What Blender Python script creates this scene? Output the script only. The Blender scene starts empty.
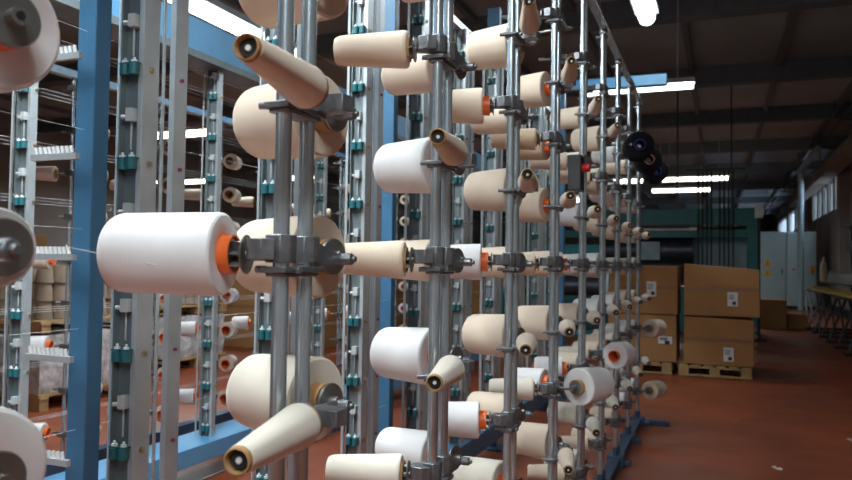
import bpy, bmesh, math, random
from mathutils import Vector, Matrix
random.seed(7)
S = bpy.context.scene
COL = S.collection
PI = math.pi
# ---------------------------------------------------------------- camera
F = 740.0
YAW, PITCH, ROLL = math.radians(21.7), math.radians(1.93), 0.0145
CAMZ = 1.25
cd = bpy.data.cameras.new('camera'); cam = bpy.data.objects.new('camera', cd); COL.objects.link(cam)
CM = Matrix.Translation((0, 0, CAMZ)) @ Matrix.Rotation(YAW, 4, 'Z') @ Matrix.Rotation(PI/2+PITCH, 4, 'X') @ Matrix.Rotation(ROLL, 4, 'Z')
cam.matrix_world = CM
cd.sensor_width = 36.0; cd.lens = F/852*36.0; cd.clip_start = 0.05; cd.clip_end = 200
cd.dof.use_dof = True; cd.dof.focus_distance = 1.8; cd.dof.aperture_fstop = 6.0
S.camera = cam
CI = CM.inverted()
def project(p):
    q = CI @ Vector(p)
    if q.z > -0.05: return None
    return (426+F*q.x/-q.z, 240-F*q.y/-q.z, -q.z)
# ---------------------------------------------------------------- materials
def nodes(name):
    m = bpy.data.materials.new(name); m.use_nodes = True
    nt = m.node_tree; b = nt.nodes['Principled BSDF']
    return m, nt, b
def mat(name, col, rough=0.6, metal=0.0, var=0.12, scale=8.0, bump=0.0, bscale=60.0, emit=None, es=0.0, coat=0.0):
    m, nt, b = nodes(name)
    b.inputs['Roughness'].default_value = rough; b.inputs['Metallic'].default_value = metal
    if coat: b.inputs['Coat Weight'].default_value = coat
    tc = nt.nodes.new('ShaderNodeTexCoord')
    n = nt.nodes.new('ShaderNodeTexNoise'); n.inputs['Scale'].default_value = scale; n.inputs['Detail'].default_value = 4
    nt.links.new(tc.outputs['Object'], n.inputs['Vector'])
    r = nt.nodes.new('ShaderNodeValToRGB')
    r.color_ramp.elements[0].position = 0.3; r.color_ramp.elements[1].position = 0.7
    r.color_ramp.elements[0].color = tuple(c*(1-var) for c in col)+(1,)
    r.color_ramp.elements[1].color = tuple(min(1, c*(1+var)) for c in col)+(1,)
    nt.links.new(n.outputs['Fac'], r.inputs['Fac']); nt.links.new(r.outputs['Color'], b.inputs['Base Color'])
    if bump:
        n2 = nt.nodes.new('ShaderNodeTexNoise'); n2.inputs['Scale'].default_value = bscale
        nt.links.new(tc.outputs['Object'], n2.inputs['Vector'])
        bp = nt.nodes.new('ShaderNodeBump'); bp.inputs['Strength'].default_value = bump; bp.inputs['Distance'].default_value = 0.01
        nt.links.new(n2.outputs['Fac'], bp.inputs['Height']); nt.links.new(bp.outputs['Normal'], b.inputs['Normal'])
    if emit:
        b.inputs['Emission Color'].default_value = emit+(1,); b.inputs['Emission Strength'].default_value = es
    return m
def yarn_mat(name, col, dark):
    """wound thread: fine crossing bands round the local Z axis"""
    m, nt, b = nodes(name)
    b.inputs['Roughness'].default_value = 0.85
    b.inputs['Sheen Weight'].default_value = 0.25
    tc = nt.nodes.new('ShaderNodeTexCoord')
    w = nt.nodes.new('ShaderNodeTexWave'); w.bands_direction = 'Z'; w.inputs['Scale'].default_value = 80; w.inputs['Distortion'].default_value = 2.5
    w.inputs['Detail'].default_value = 2; w.inputs['Detail Scale'].default_value = 3
    nt.links.new(tc.outputs['Object'], w.inputs['Vector'])
    n = nt.nodes.new('ShaderNodeTexNoise'); n.inputs['Scale'].default_value = 14; n.inputs['Detail'].default_value = 3
    nt.links.new(tc.outputs['Object'], n.inputs['Vector'])
    mx = nt.nodes.new('ShaderNodeMath'); mx.operation = 'MULTIPLY_ADD'; mx.inputs[1].default_value = 0.12
    nt.links.new(w.outputs['Fac'], mx.inputs[0])
    m2 = nt.nodes.new('ShaderNodeMath'); m2.operation = 'MULTIPLY'; m2.inputs[1].default_value = 0.85
    nt.links.new(n.outputs['Fac'], m2.inputs[0]); nt.links.new(m2.outputs[0], mx.inputs[2])
    r = nt.nodes.new('ShaderNodeValToRGB')
    r.color_ramp.elements[0].position = 0.15; r.color_ramp.elements[1].position = 0.85
    r.color_ramp.elements[0].color = dark+(1,); r.color_ramp.elements[1].color = col+(1,)
    nt.links.new(mx.outputs[0], r.inputs['Fac']); nt.links.new(r.outputs['Color'], b.inputs['Base Color'])
    bp = nt.nodes.new('ShaderNodeBump'); bp.inputs['Strength'].default_value = 0.07; bp.inputs['Distance'].default_value = 0.001
    nt.links.new(w.outputs['Fac'], bp.inputs['Height']); nt.links.new(bp.outputs['Normal'], b.inputs['Normal'])
    return m
M = {}
M['yarn_white'] = yarn_mat('yarn_white', (0.80, 0.79, 0.78), (0.70, 0.69, 0.68))
M['yarn_cream'] = yarn_mat('yarn_cream', (0.74, 0.62, 0.49), (0.66, 0.53, 0.40))
M['yarn_tan'] = yarn_mat('yarn_tan', (0.60, 0.45, 0.31), (0.50, 0.36, 0.24))
M['yarn_ivory'] = yarn_mat('yarn_ivory', (0.76, 0.70, 0.60), (0.68, 0.61, 0.50))
M['yarn_black'] = yarn_mat('yarn_black', (0.008, 0.008, 0.011), (0.005, 0.005, 0.006)); M['yarn_black'].node_tree.nodes['Principled BSDF'].inputs['Sheen Weight'].default_value = 0; M['yarn_black'].node_tree.nodes['Principled BSDF'].inputs['Specular IOR Level'].default_value = 0.15
M['orange'] = mat('orange_plastic', (0.85, 0.16, 0.03), 0.4)
M['blue_core'] = mat('blue_plastic', (0.05, 0.06, 0.40), 0.4)
M['pink_core'] = mat('pink_plastic', (0.85, 0.45, 0.42), 0.4)
M['paper'] = mat('brown_paper_cone', (0.42, 0.24, 0.10), 0.8)
M['steel'] = mat('galvanised_tube', (0.52, 0.60, 0.64), 0.24, 0.75, var=0.12, scale=20)
M['cast'] = mat('cast_bracket', (0.22, 0.23, 0.24), 0.42, 0.7, var=0.2, scale=30, bump=0.2)
M['disc'] = mat('spindle_disc', (0.26, 0.255, 0.24), 0.38, 0.8)
M['dark'] = mat('dark_metal', (0.06, 0.06, 0.06), 0.4, 0.6)
M['zinc'] = mat('zinc_strip', (0.52, 0.57, 0.59), 0.38, 0.45, var=0.1)
M['web'] = mat('channel_web', (0.19, 0.23, 0.24), 0.5, 0.4, var=0.15)
M['blue'] = mat('blue_paint', (0.045, 0.145, 0.26), 0.42, 0.0, var=0.14, scale=5)
M['skyblue'] = mat('light_blue_paint', (0.12, 0.33, 0.56), 0.45, 0.0, var=0.06)
M['navy'] = mat('dark_blue_rail', (0.05, 0.09, 0.16), 0.4, 0.2)
M['teal_cup'] = mat('teal_plastic', (0.02, 0.125, 0.145), 0.35)
M['whitepl'] = mat('white_ceramic', (0.75, 0.77, 0.76), 0.3)
M['grey_clip'] = mat('grey_plastic', (0.45, 0.48, 0.48), 0.5)
M['brass'] = mat('brass_bolt', (0.55, 0.47, 0.30), 0.35, 0.8)
M['purple'] = mat('purple_eyelet', (0.30, 0.05, 0.18), 0.35)
M['thread'] = mat('white_thread', (0.50, 0.50, 0.50), 0.9)
M['card'] = mat('cardboard', (0.40, 0.205, 0.078), 0.85, var=0.08, scale=3)
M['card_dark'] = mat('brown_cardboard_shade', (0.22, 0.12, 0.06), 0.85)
M['papercone'] = mat('grey_brown_paper', (0.27, 0.20, 0.14), 0.85)
M['tape'] = mat('packing_tape', (0.30, 0.16, 0.08), 0.4)
M['paperlabel'] = mat('paper_label', (0.75, 0.75, 0.74), 0.7, var=0.03)
M['ink'] = mat('label_ink', (0.03, 0.03, 0.03), 0.7)
M['wood'] = mat('pallet_wood', (0.45, 0.29, 0.13), 0.8, var=0.25, scale=12)
M['teal'] = mat('teal_machine_paint', (0.016, 0.18, 0.19), 0.45)
M['teal_light'] = mat('light_teal_panel', (0.05, 0.42, 0.46), 0.45)
M['cabinet'] = mat('grey_cabinet', (0.42, 0.55, 0.60), 0.5, var=0.04)
M['yellow'] = mat('yellow_sticker', (0.85, 0.45, 0.03), 0.5)
M['roller'] = mat('dark_roller', (0.05, 0.055, 0.07), 0.35, 0.5)
M['belt'] = mat('black_belt', (0.012, 0.012, 0.012), 0.7)
M['lightblue_panel'] = mat('pale_blue_panel', (0.35, 0.50, 0.58), 0.5)
M['duct'] = mat('brown_duct', (0.22, 0.19, 0.165), 0.6)
M['pipe'] = mat('pale_pipe', (0.32, 0.45, 0.50), 0.45)
M['film'] = mat('stretch_film', (0.55, 0.55, 0.55), 0.2, 0.0, var=0.4, scale=14, bump=0.9, bscale=18, coat=0.5)
M['rackgreen'] = mat('dull_green_post', (0.24, 0.28, 0.22), 0.6)
M['yel_cap'] = mat('yellow_cap', (0.35, 0.24, 0.04), 0.5)
M['tube_glow'] = mat('lamp_tube_glow', (0.9, 0.95, 0.95), 0.5, emit=(0.88, 0.97, 1.0), es=9.0, var=0)
M['tube_far'] = mat('far_lamp_tube_glow', (0.95, 0.93, 0.8), 0.5, emit=(1.0, 0.97, 0.82), es=6.0, var=0)
M['housing'] = mat('lamp_housing', (0.55, 0.57, 0.58), 0.5)
M['wallm'] = mat('concrete_wall', (0.26, 0.23, 0.21), 0.9, var=0.2, scale=0.6, bump=0.3, bscale=8)
M['ceilm'] = mat('ceiling_panel', (0.34, 0.41, 0.44), 0.9, var=0.2, scale=0.5)
M['beamc'] = mat('ceiling_beam', (0.15, 0.18, 0.20), 0.9)
M['winframe'] = mat('window_frame_metal', (0.15, 0.17, 0.18), 0.5)
M['red'] = mat('red_plastic', (0.6, 0.03, 0.03), 0.4)
# glass
gm, gnt, gb = nodes('window_glass')
gb.inputs['Base Color'].default_value = (0.85, 0.93, 1, 1); gb.inputs['Transmission Weight'].default_value = 1; gb.inputs['Roughness'].default_value = 0.25; gb.inputs['IOR'].default_value = 1.05
gn = gnt.nodes.new('ShaderNodeTexNoise'); gn.inputs['Scale'].default_value = 1.5
gbp = gnt.nodes.new('ShaderNodeBump'); gbp.inputs['Strength'].default_value = 0.1
gnt.links.new(gn.outputs['Fac'], gbp.inputs['Height']); gnt.links.new(gbp.outputs['Normal'], gb.inputs['Normal'])
M['glass'] = gm
# floor
fm, nt, b = nodes('red_resin_floor')
tc = nt.nodes.new('ShaderNodeTexCoord')
n1 = nt.nodes.new('ShaderNodeTexNoise'); n1.inputs['Scale'].default_value = 0.9; n1.inputs['Detail'].default_value = 8; n1.inputs['Roughness'].default_value = 0.65
nt.links.new(tc.outputs['Object'], n1.inputs['Vector'])
r1 = nt.nodes.new('ShaderNodeValToRGB'); r1.color_ramp.elements[0].position = 0.3; r1.color_ramp.elements[1].position = 0.72
r1.color_ramp.elements[0].color = (0.17, 0.040, 0.016, 1); r1.color_ramp.elements[1].color = (0.36, 0.078, 0.026, 1)
nt.links.new(n1.outputs['Fac'], r1.inputs['Fac']); nt.links.new(r1.outputs['Color'], b.inputs['Base Color'])
n2 = nt.nodes.new('ShaderNodeTexNoise'); n2.inputs['Scale'].default_value = 3.5; n2.inputs['Detail'].default_value = 5
nt.links.new(tc.outputs['Object'], n2.inputs['Vector'])
mr = nt.nodes.new('ShaderNodeMapRange'); mr.inputs['To Min'].default_value = 0.28; mr.inputs['To Max'].default_value = 0.55
nt.links.new(n2.outputs['Fac'], mr.inputs['Value']); nt.links.new(mr.outputs['Result'], b.inputs['Roughness'])
M['floor'] = fm
# ---------------------------------------------------------------- mesh helpers
def box(bm, c, s, rot=None):
    r = bmesh.ops.create_cube(bm, size=1.0)
    mtx = Matrix.Translation(c) @ (rot.to_4x4() if rot is not None else Matrix.Identity(4)) @ Matrix.Diagonal((s[0], s[1], s[2], 1))
    bmesh.ops.transform(bm, matrix=mtx, verts=r['verts'])
    return r['verts']
def cyl(bm, p0, p1, r0, r1=None, n=16):
    p0, p1 = Vector(p0), Vector(p1); d = p1-p0
    r1 = r0 if r1 is None else r1
    q = d.to_track_quat('Z', 'Y').to_matrix().to_4x4()
    r = bmesh.ops.create_cone(bm, cap_ends=True, segments=n, radius1=r0, radius2=r1, depth=d.length)
    bmesh.ops.transform(bm, matrix=Matrix.Translation((p0+p1)/2) @ q, verts=r['verts'])
def lathe(bm, prof, n=32, close=True):
    rings = []
    for r, z in prof:
        rings.append([bm.verts.new((r*math.cos(2*PI*i/n), r*math.sin(2*PI*i/n), z)) for i in range(n)])
    k = len(prof)
    for j in range(k if close else k-1):
        a, c = rings[j], rings[(j+1) % k]
        for i in range(n):
            bm.faces.new((a[i], a[(i+1) % n], c[(i+1) % n], c[i]))
def prism(bm, pts, z0, z1):
    """extrude an XY outline between z0 and z1"""
    a = [bm.verts.new((x, y, z0)) for x, y in pts]; c = [bm.verts.new((x, y, z1)) for x, y in pts]
    n = len(pts)
    bm.faces.new(list(reversed(a))); bm.faces.new(c)
    for i in range(n): bm.faces.new((a[i], a[(i+1) % n], c[(i+1) % n], c[i]))
def new(): return bmesh.new()
def obj(name, bm, m, parent=None, bevel=0.0, smooth=True, mats=None):
    bmesh.ops.recalc_face_normals(bm, faces=bm.faces[:])
    me = bpy.data.meshes.new(name); bm.to_mesh(me); bm.free()
    for mm in (mats or [m]): me.materials.append(mm)
    if smooth:
        me.polygons.foreach_set('use_smooth', [True]*len(me.polygons))
        me.set_sharp_from_angle(angle=math.radians(38))
    o = bpy.data.objects.new(name, me); COL.objects.link(o)
    if parent: o.parent = parent
    if bevel:
        md = o.modifiers.new('bevel', 'BEVEL'); md.width = bevel; md.segments = 2; md.limit_method = 'ANGLE'
    return o
def tag(o, label, cat, group=None, kind=None):
    o['label'] = label; o['category'] = cat
    if group: o['group'] = group
    if kind: o['kind'] = kind
    return o
def empty(name, loc=(0, 0, 0), rot=None):
    o = bpy.data.objects.new(name, None); COL.objects.link(o); o.location = loc; o.empty_display_size = 0.1
    if rot is not None: o.rotation_euler = rot
    return o
def struct(name, bm, m, **k):
    o = obj(name, bm, m, **k); o['kind'] = 'structure'; return o
def inst(src, parent, loc=None, rot=None, name=None):
    o = src.copy(); COL.objects.link(o); o.parent = parent
    if name: o.name = name
    if loc is not None: o.location = loc
    if rot is not None: o.rotation_euler = rot
    return o
def dir_rot(d):
    return Vector(d).to_track_quat('Z', 'Y').to_euler()
ORD = ['zeroth', 'first', 'second', 'third', 'fourth', 'fifth', 'sixth', 'seventh', 'eighth', 'ninth', 'tenth', 'eleventh']
# ---------------------------------------------------------------- setting
XR, XL, YF, YB, ZC = 3.3, -17.0, 57.0, -4.0, 4.95
bm = new(); box(bm, ((XR+XL)/2, (YF+YB)/2, -0.05), (XR-XL+0.4, YF-YB+0.4, 0.1)); struct('floor', bm, M['floor'], smooth=False)
bm = new(); box(bm, ((XR+XL)/2, (YF+YB)/2, ZC+0.1), (XR-XL+0.4, YF-YB+0.4, 0.2)); struct('ceiling', bm, M['ceilm'], smooth=False)
bm = new(); box(bm, (XL-0.1, (YF+YB)/2, ZC/2), (0.2, YF-YB, ZC)); struct('wall_left', bm, M['wallm'], smooth=False)
bm = new(); box(bm, ((XR+XL)/2, YF+0.1, ZC/2), (XR-XL+0.4, 0.2, ZC)); struct('wall_far', bm, M['wallm'], smooth=False)
bm = new(); box(bm, ((XR+XL)/2, YB-0.1, ZC/2), (XR-XL+0.4, 0.2, ZC)); struct('wall_near', bm, M['wallm'], smooth=False)
WINS = [(24.2, 25.9), (26.4, 27.4), (27.8, 28.8), (29.2, 30.2), (30.6, 31.9), (35.2, 38.5), (39.3, 43.0), (44.0, 50.0)]
WZ0, WZ1 = 3.15, 4.15
bm = new()
box(bm, (XR+0.1, (YF+YB)/2, WZ0/2), (0.2, YF-YB, WZ0))
box(bm, (XR+0.1, (YF+YB)/2, (WZ1+ZC)/2), (0.2, YF-YB, ZC-WZ1))
ys = [YB]+[v for w in WINS for v in w]+[YF]
for i in range(0, len(ys), 2):
    box(bm, (XR+0.1, (ys[i]+ys[i+1])/2, (WZ0+WZ1)/2), (0.2, ys[i+1]-ys[i], WZ1-WZ0))
struct('wall_right', bm, M['wallm'], smooth=False)
for i, (a, c) in enumerate(WINS):
    w = empty('window_%d' % (i+1), (XR+0.1, (a+c)/2, WZ0)); w['kind'] = 'structure'
    bm = new(); L, H = c-a, WZ1-WZ0
    for s in (-1, 1): box(bm, (0, s*(L/2-0.025), H/2), (0.08, 0.05, H))
    for z in (0.025, H-0.025): box(bm, (0, 0, z), (0.08, L-0.1, 0.05))
    nb = max(1, round(L/1.1))
    for k in range(1, nb): box(bm, (0, -L/2+L*k/nb, H/2), (0.06, 0.04, H-0.1))
    obj('window_frame', bm, M['winframe'], w, smooth=False)
    bm = new(); box(bm, (0, 0, H/2), (0.01, L-0.1, H-0.1)); obj('pane', bm, M['glass'], w, smooth=False)
# ceiling beams and ribs
for i, y in enumerate([3.2, 10.5, 14.5, 18.5, 23.0, 28.0, 34.0, 41.0, 49.0]):
    bm = new(); box(bm, ((XR+XL)/2, y, ZC-0.16), (XR-XL-0.02, 0.26, 0.32)); struct('trim_%d' % (i+1), bm, M['beamc'], smooth=False)
bm = new()
for k in range(14): box(bm, (XR-0.9-k*1.45, (YF+YB)/2, ZC-0.05), (0.09, YF-YB-0.1, 0.1))
struct('trim_10', bm, M['beamc'], smooth=False)
# pilasters on right wall
bm = new()
for y in (8.0, 14.0, 20.0, 23.4, 33.5): box(bm, (XR-0.12, y, ZC/2), (0.24, 0.4, ZC-0.02))
struct('trim_11', bm, M['wallm'], smooth=False)
# ---------------------------------------------------------------- lamps
def lamp(p, L, along, label, far=False, power=0, w=0.16):
    t = empty('ceiling_light', p, (0, 0, 0 if along == 'X' else PI/2))
    tag(t, label, 'ceiling light')
    bm = new()
    prism(bm, [(-L/2, -w/2), (L/2, -w/2), (L/2, w/2), (-L/2, w/2)], 0.03, 0.09)
    for s in (-1, 1): cyl(bm, (s*L*0.35, 0, 0.09), (s*L*0.35, 0, ZC-p[2]), 0.006, n=8)
    obj('lamp_housing', bm, M['housing'], t, smooth=False)
    bm = new()
    cyl(bm, (-L/2+0.02, 0, 0.0), (L/2-0.02, 0, 0.0), w*0.36, n=14)
    obj('lamp_tube', bm, M['tube_far' if far else 'tube_glow'], t)
    if power:
        ld = bpy.data.lights.new('lamp_light', 'AREA'); ld.shape = 'RECTANGLE'; ld.size = L-0.04; ld.size_y = w
        ld.energy = power; ld.color = (0.86, 0.95, 1.0)
        lo = bpy.data.objects.new('lamp_light', ld); COL.objects.link(lo); lo.parent = t; lo.location = (0, 0, -w*0.36-0.012)
LZ = 3.45
lamp((-4.25, 5.5, LZ+0.03), 2.9, 'Y', 'long bright fluorescent ceiling light running above the blue beam, upper left', power=120, w=0.21)
lamp((-0.60, 5.75, LZ), 1.9, 'Y', 'short bright ceiling light at the top edge, right of the creel', power=22, w=0.2)
lamp((-0.97, 9.6, LZ+0.06), 1.36, 'X', 'fluorescent ceiling light just below the blue crossbeam', power=18, w=0.12)
lamp((-0.6, 19.1, LZ), 1.63, 'X', 'far ceiling light, upper one of the pair above the teal machine', far=True, power=30, w=0.18)
lamp((-1.03, 21.8, LZ), 1.56, 'X', 'far ceiling light, lower one of the pair above the teal machine', far=True, power=30, w=0.18)
lamp((-2.4, 19.2, LZ), 1.2, 'X', 'far ceiling light seen between the farthest creel posts', far=True, power=30, w=0.18)
lamp((-8.7, 10.2, LZ), 1.5, 'X', 'far left ceiling light crossing behind the guide columns, higher one', far=True, power=70, w=0.2)
lamp((-14.0, 16.4, LZ), 2.3, 'X', 'far left ceiling light crossing behind the guide columns, lower one', far=True, power=70, w=0.2)
lamp((-10.4, 16.4, LZ), 1.5, 'X', 'small far ceiling light between the blue beam and the nearest creel posts', far=True, power=70, w=0.2)
lamp((-5.3, 24.0, LZ), 2.4, 'X', 'far pale ceiling light seen low between the second and third creel posts', far=True, power=25, w=0.3)
lamp((-1.9, 1.2, LZ), 2.4, 'Y', 'ceiling light over the aisle between the guide frames', power=170, w=0.2)
lamp((0.4, -1.2, LZ), 2.4, 'Y', 'ceiling light over the aisle in front of the creel', power=110, w=0.2)
# ---------------------------------------------------------------- yarn packages (origin at the wide end, local +Z to the tip)
def mk_full(R, L, R2, base=0.022, n=40):
    bm = new(); z0 = base; z1 = base+L
    prof = [(0.027, z0+0.004), (R*0.5, z0+0.001), (R*0.93, z0), (R*0.985, z0+0.003), (R, z0+0.010)]
    for k in range(1, 6):
        t = k/6; prof.append((R+(R2-R)*t, z0+0.010+(L*0.88-0.01)*t))
    prof += [(R2, z0+L*0.88), (R2*0.975, z0+L*0.93), (R2*0.92, z0+L*0.97), (R2*0.84, z1), (R2*0.5, z1+0.001), (0.0205, z1+0.001)]
    lathe(bm, prof, n); return bm
def mk_tube(L, r0=0.0300, r1=0.0205, n=28, thick=0.003):
    bm = new(); t = thick
    lathe(bm, [(r0-t, 0), (r0, 0.0005), (r0, 0.02), (r1, L-0.001), (r1-t*0.8, L), (r1-t*1.5, L-0.006), (r0-2*t, 0.02)], n); return bm
def mk_bareyarn(L, r0=0.0315, r1=0.0185, n=32):
    bm = new()
    lathe(bm, [(r0-0.004, 0.010), (r0, 0.012), (r0*0.99, 0.02), ((r0+r1)/2, L*0.5), (r1+0.0006, L-0.014), (r1, L-0.010), (r1-0.003, L-0.009)], n); return bm
_kinds = {}
def kind(key):
    """key -> (yarn mesh object data, tube mesh data)"""
    if key in _kinds: return _kinds[key]
    shape, ycol, core = key
    if shape == 'big':   y = mk_full(0.0735, 0.165, 0.067); t = mk_tube(0.20)
    elif shape == 'mid': y = mk_full(0.055, 0.155, 0.049); t = mk_tube(0.19)
    elif shape == 'a0':  y = mk_full(0.0635, 0.176, 0.0615, base=0.016); t = mk_tube(0.192)
    elif shape == 'half': y = mk_full(0.057, 0.128, 0.052); t = mk_tube(0.160)
    elif shape == 'slim': y = mk_full(0.044, 0.172, 0.036, base=0.006); t = mk_tube(0.180, 0.0290, 0.0215)
    elif shape == 'fat': y = mk_full(0.092, 0.13, 0.088); t = mk_tube(0.165, 0.032, 0.034)
    elif shape == 'bare': y = mk_bareyarn(0.215, 0.0325, 0.0178); t = mk_tube(0.215, 0.0300, 0.0166, thick=0.0022)
    yo = obj('yarn', y, M[ycol]); to = obj('cone_tube', t, M[core])
    _kinds[key] = [yo, to, False]
    return _kinds[key]
def package(key, pos, d, label, group):
    k = kind(key)
    t = empty('yarn_package', pos, dir_rot(d))
    tag(t, label, 'yarn package', group)
    if not k[2]:
        k[0].parent = t; k[1].parent = t; k[2] = True
    else:
        inst(k[0], t); inst(k[1], t)
    return t
# ---------------------------------------------------------------- the front creel
PX, PY0, SP = -0.612, 0.985, 0.645
H0, PITCHZ = CAMZ+0.012, 0.246
def norm(v): return Vector(v).normalized()
A_DIR = norm((-0.967, -0.254, 0)); B_DIR = norm((0.18, -0.98, 0)); C_DIR = norm((-0.978, 0.208, 0))
D_DIR = norm((0.42, 0.91, 0))
A_OFF, B_OFF, C_OFF, D_OFF = Vector((-0.028, -0.040, 0)), Vector((0.041, -0.012, 0)), Vector((0.004, 0.130, 0)), Vector((0.03, -0.02, 0))
creel = empty('yarn_creel', (PX, PY0+4*SP, 0))
tag(creel, 'long steel tube creel carrying yarn packages, running away from the camera on the red floor', 'yarn creel')
CO = Vector(creel.location)
zt = 2.58
first = None
for n in range(-1, 9):
    for dy in (-0.034, 0.034):
        if first is None:
            bm = new(); cyl(bm, (0, 0, 0.05), (0, 0, zt+0.022), 0.0122, n=20); first = obj('post', bm, M['steel'], creel)
            o = first
        else: o = inst(first, creel)
        o.location = (0, PY0+n*SP+dy-CO.y, 0)
y0, y1 = PY0-1.15*SP-CO.y, PY0+8.12*SP-CO.y
bm = new(); box(bm, (0.004, (y0+y1)/2, zt+0.014), (0.030, y1-y0, 0.028)); box(bm, (0.026, (y0+y1)/2, zt+0.004), (0.012, y1-y0, 0.010))
obj('top_rail', bm, M['steel'], creel, smooth=False)
bm = new(); box(bm, (0, (y0+y1)/2, 0.03), (0.07, y1-y0, 0.06)); obj('base_rail', bm, M['navy'], creel, bevel=0.004, smooth=False)
c0 = None; f0 = None
for n in range(-1, 9):
    if c0 is None:
        bm = new(); box(bm, (0.0, 0, 0.012), (0.034, 0.10, 0.016)); cyl(bm, (-0.040, 0, 0.0), (-0.01, 0, 0.0), 0.006, n=10); cyl(bm, (-0.044, 0, 0), (-0.040, 0, 0), 0.010, n=6)
        c0 = obj('rail_clip', bm, M['cast'], creel, bevel=0.002); o = c0
    else: o = inst(c0, creel)
    o.location = (0, PY0+n*SP-CO.y, zt-0.03)
    if f0 is None:
        bm = new(); box(bm, (0, 0, 0.035), (0.10, 0.13, 0.07)); cyl(bm, (0, -0.034, 0.06), (0, -0.034, 0.12), 0.018, n=14); cyl(bm, (0, 0.034, 0.06), (0, 0.034, 0.12), 0.018, n=14)
        box(bm, (0.06, 0, 0.02), (0.06, 0.05, 0.03))
        f0 = obj('foot_clamp', bm, M['navy'], creel, bevel=0.003); o = f0
    else: o = inst(f0, creel)
    o.location = (0, PY0+n*SP-CO.y, 0)
for k, yy in enumerate((PY0+8.12*SP, PY0+4.5*SP)):
    bm = new(); box(bm, (0.03, yy-CO.y, 0.02), (0.42, 0.05, 0.04)); obj('cross_foot', bm, M['navy'], creel, bevel=0.004, smooth=False)
# bracket meshes
def mk_bracket(kindl):
    bm = new()
    for y in ((-0.034, 0.034) if kindl == 'A' else ()):
        prism(bm, [(-0.018, y-0.016), (0.010, y-0.019), (0.020, y-0.006), (0.020, y+0.012), (0.006, y+0.020), (-0.018, y+0.018)], -0.012, 0.030)
    # collar plate under the block, with its two clamp screws
    box(bm, (0, 0, -0.022), (0.044, 0.112, 0.009)); box(bm, (0.0, 0, -0.030), (0.036, 0.096, 0.006))
    cyl(bm, (0.022, -0.030, -0.022), (0.034, -0.034, -0.022), 0.006, n=8); cyl(bm, (-0.034, -0.05, -0.022), (-0.018, -0.045, -0.022), 0.006, n=8)
    # hinge arm toward the next post
    a = [(-0.012, 0.05), (0.012, 0.05)]
    v = []
    for x in (-0.004+0.014, 0.004+0.014):
        v.append([bm.verts.new((x, y, z)) for y, z in ((0.030, -0.018), (0.105, -0.014), (0.134, -0.010), (0.134, 0.004), (0.105, 0.006), (0.030, 0.026 if kindl == 'A' else 0.004))])
    bm.faces.new(v[0]); bm.faces.new(list(reversed(v[1])))
    for i in range(6): bm.faces.new((v[0][i], v[0][(i+1) % 6], v[1][(i+1) % 6], v[1][i]))
    cyl(bm, (0.004, 0.128, -0.004), (0.036, 0.128, -0.004), 0.0105, n=8)
    cyl(bm, (0.036, 0.128, -0.004), (0.043, 0.128, -0.004), 0.0055, n=8)
    cyl(bm, (0.018, 0.128, -0.004), (-0.010, 0.130, -0.002), 0.009, n=10)
    if kindl == 'A':
        p = A_OFF-0.012*A_DIR
        prism(bm, [(-0.010, -0.052), (0.006, -0.060), (-0.010, -0.074), (-0.034, -0.070), (-0.046, -0.056), (-0.046, -0.034), (-0.012, -0.020)], -0.008, 0.024)
    elif kindl == 'B':
        prism(bm, [(0.012, 0.030), (0.040, 0.026), (0.066, 0.028), (0.070, 0.056), (0.040, 0.066), (0.012, 0.070)], -0.018, 0.008)
    return bm
def mk_spindle(discs=True):
    bm = new()
    cyl(bm, (0, 0, -0.012), (0, 0, 0.165), 0.0055, n=10)
    cyl(bm, (0, 0, -0.012), (0, 0, 0.024), 0.0100, n=14)
    if discs:
        for z, r in ((0.024, 0.0300), (0.048, 0.0255), (0.054, 0.0255)):
            lathe(bm, [(0.004, z), (r-0.0015, z), (r, z+0.0015), (r-0.0015, z+0.0035), (0.004, z+0.0035)], 28)
        for k in range(6):
            a = k*PI/3
            box(bm, (0.012*math.cos(a), 0.012*math.sin(a), 0.062), (0.020, 0.0018, 0.075), Matrix.Rotation(a, 3, 'Z'))
    else:
        lathe(bm, [(0.004, 0.004), (0.030, 0.004), (0.0315, 0.0055), (0.0315, 0.008), (0.030, 0.0095), (0.004, 0.0095)], 28)
    cyl(bm, (0, 0, 0.150), (0, 0, 0.180), 0.0105, 0.0095, n=12)
    return bm
def mk_tip():
    bm = new(); cyl(bm, (0, 0, 0.2362), (0, 0, 0.2385), 0.0038, n=10); return bm
def mk_shade_plug():
    bm = new(); cyl(bm, (0, 0, 0.1805), (0, 0, 0.236), 0.0122, 0.0112, n=16); return bm  # plug just inside the cone mouth, standing in for the shade there
br = {k: obj('bracket', mk_bracket(k), M['cast'], creel, bevel=0.0015) for k in 'AB'}
spA = obj('spindle', mk_spindle(), M['disc'], br['A']); spF = obj('spindle', mk_spindle(False), M['disc'], br['A'])
tipo = obj('spindle_tip', mk_tip(), M['whitepl'], br['A']); shade_plug = obj('cap_or_shade_plug', mk_shade_plug(), M['belt'], br['A'])  # black plug imitates the dark hollow of the cone's small end
used = {'A': False, 'B': False}; sused = [False]
spDone = {'A': False, 'F': False}
def add_spindle(b, off, d, flat, tips=True):
    src = spF if flat else spA; key = 'F' if flat else 'A'
    if not spDone[key]: src.parent = b; o = src; spDone[key] = True
    else: o = inst(src, b)
    o.location = off; o.rotation_euler = dir_rot(d)
    if flat or not tips: return
    for src2 in (tipo, shade_plug):
        if not sused[0]: src2.parent = b; q = src2
        else: q = inst(src2, b)
        q.location = off; q.rotation_euler = dir_rot(d)
    sused[0] = True
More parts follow.
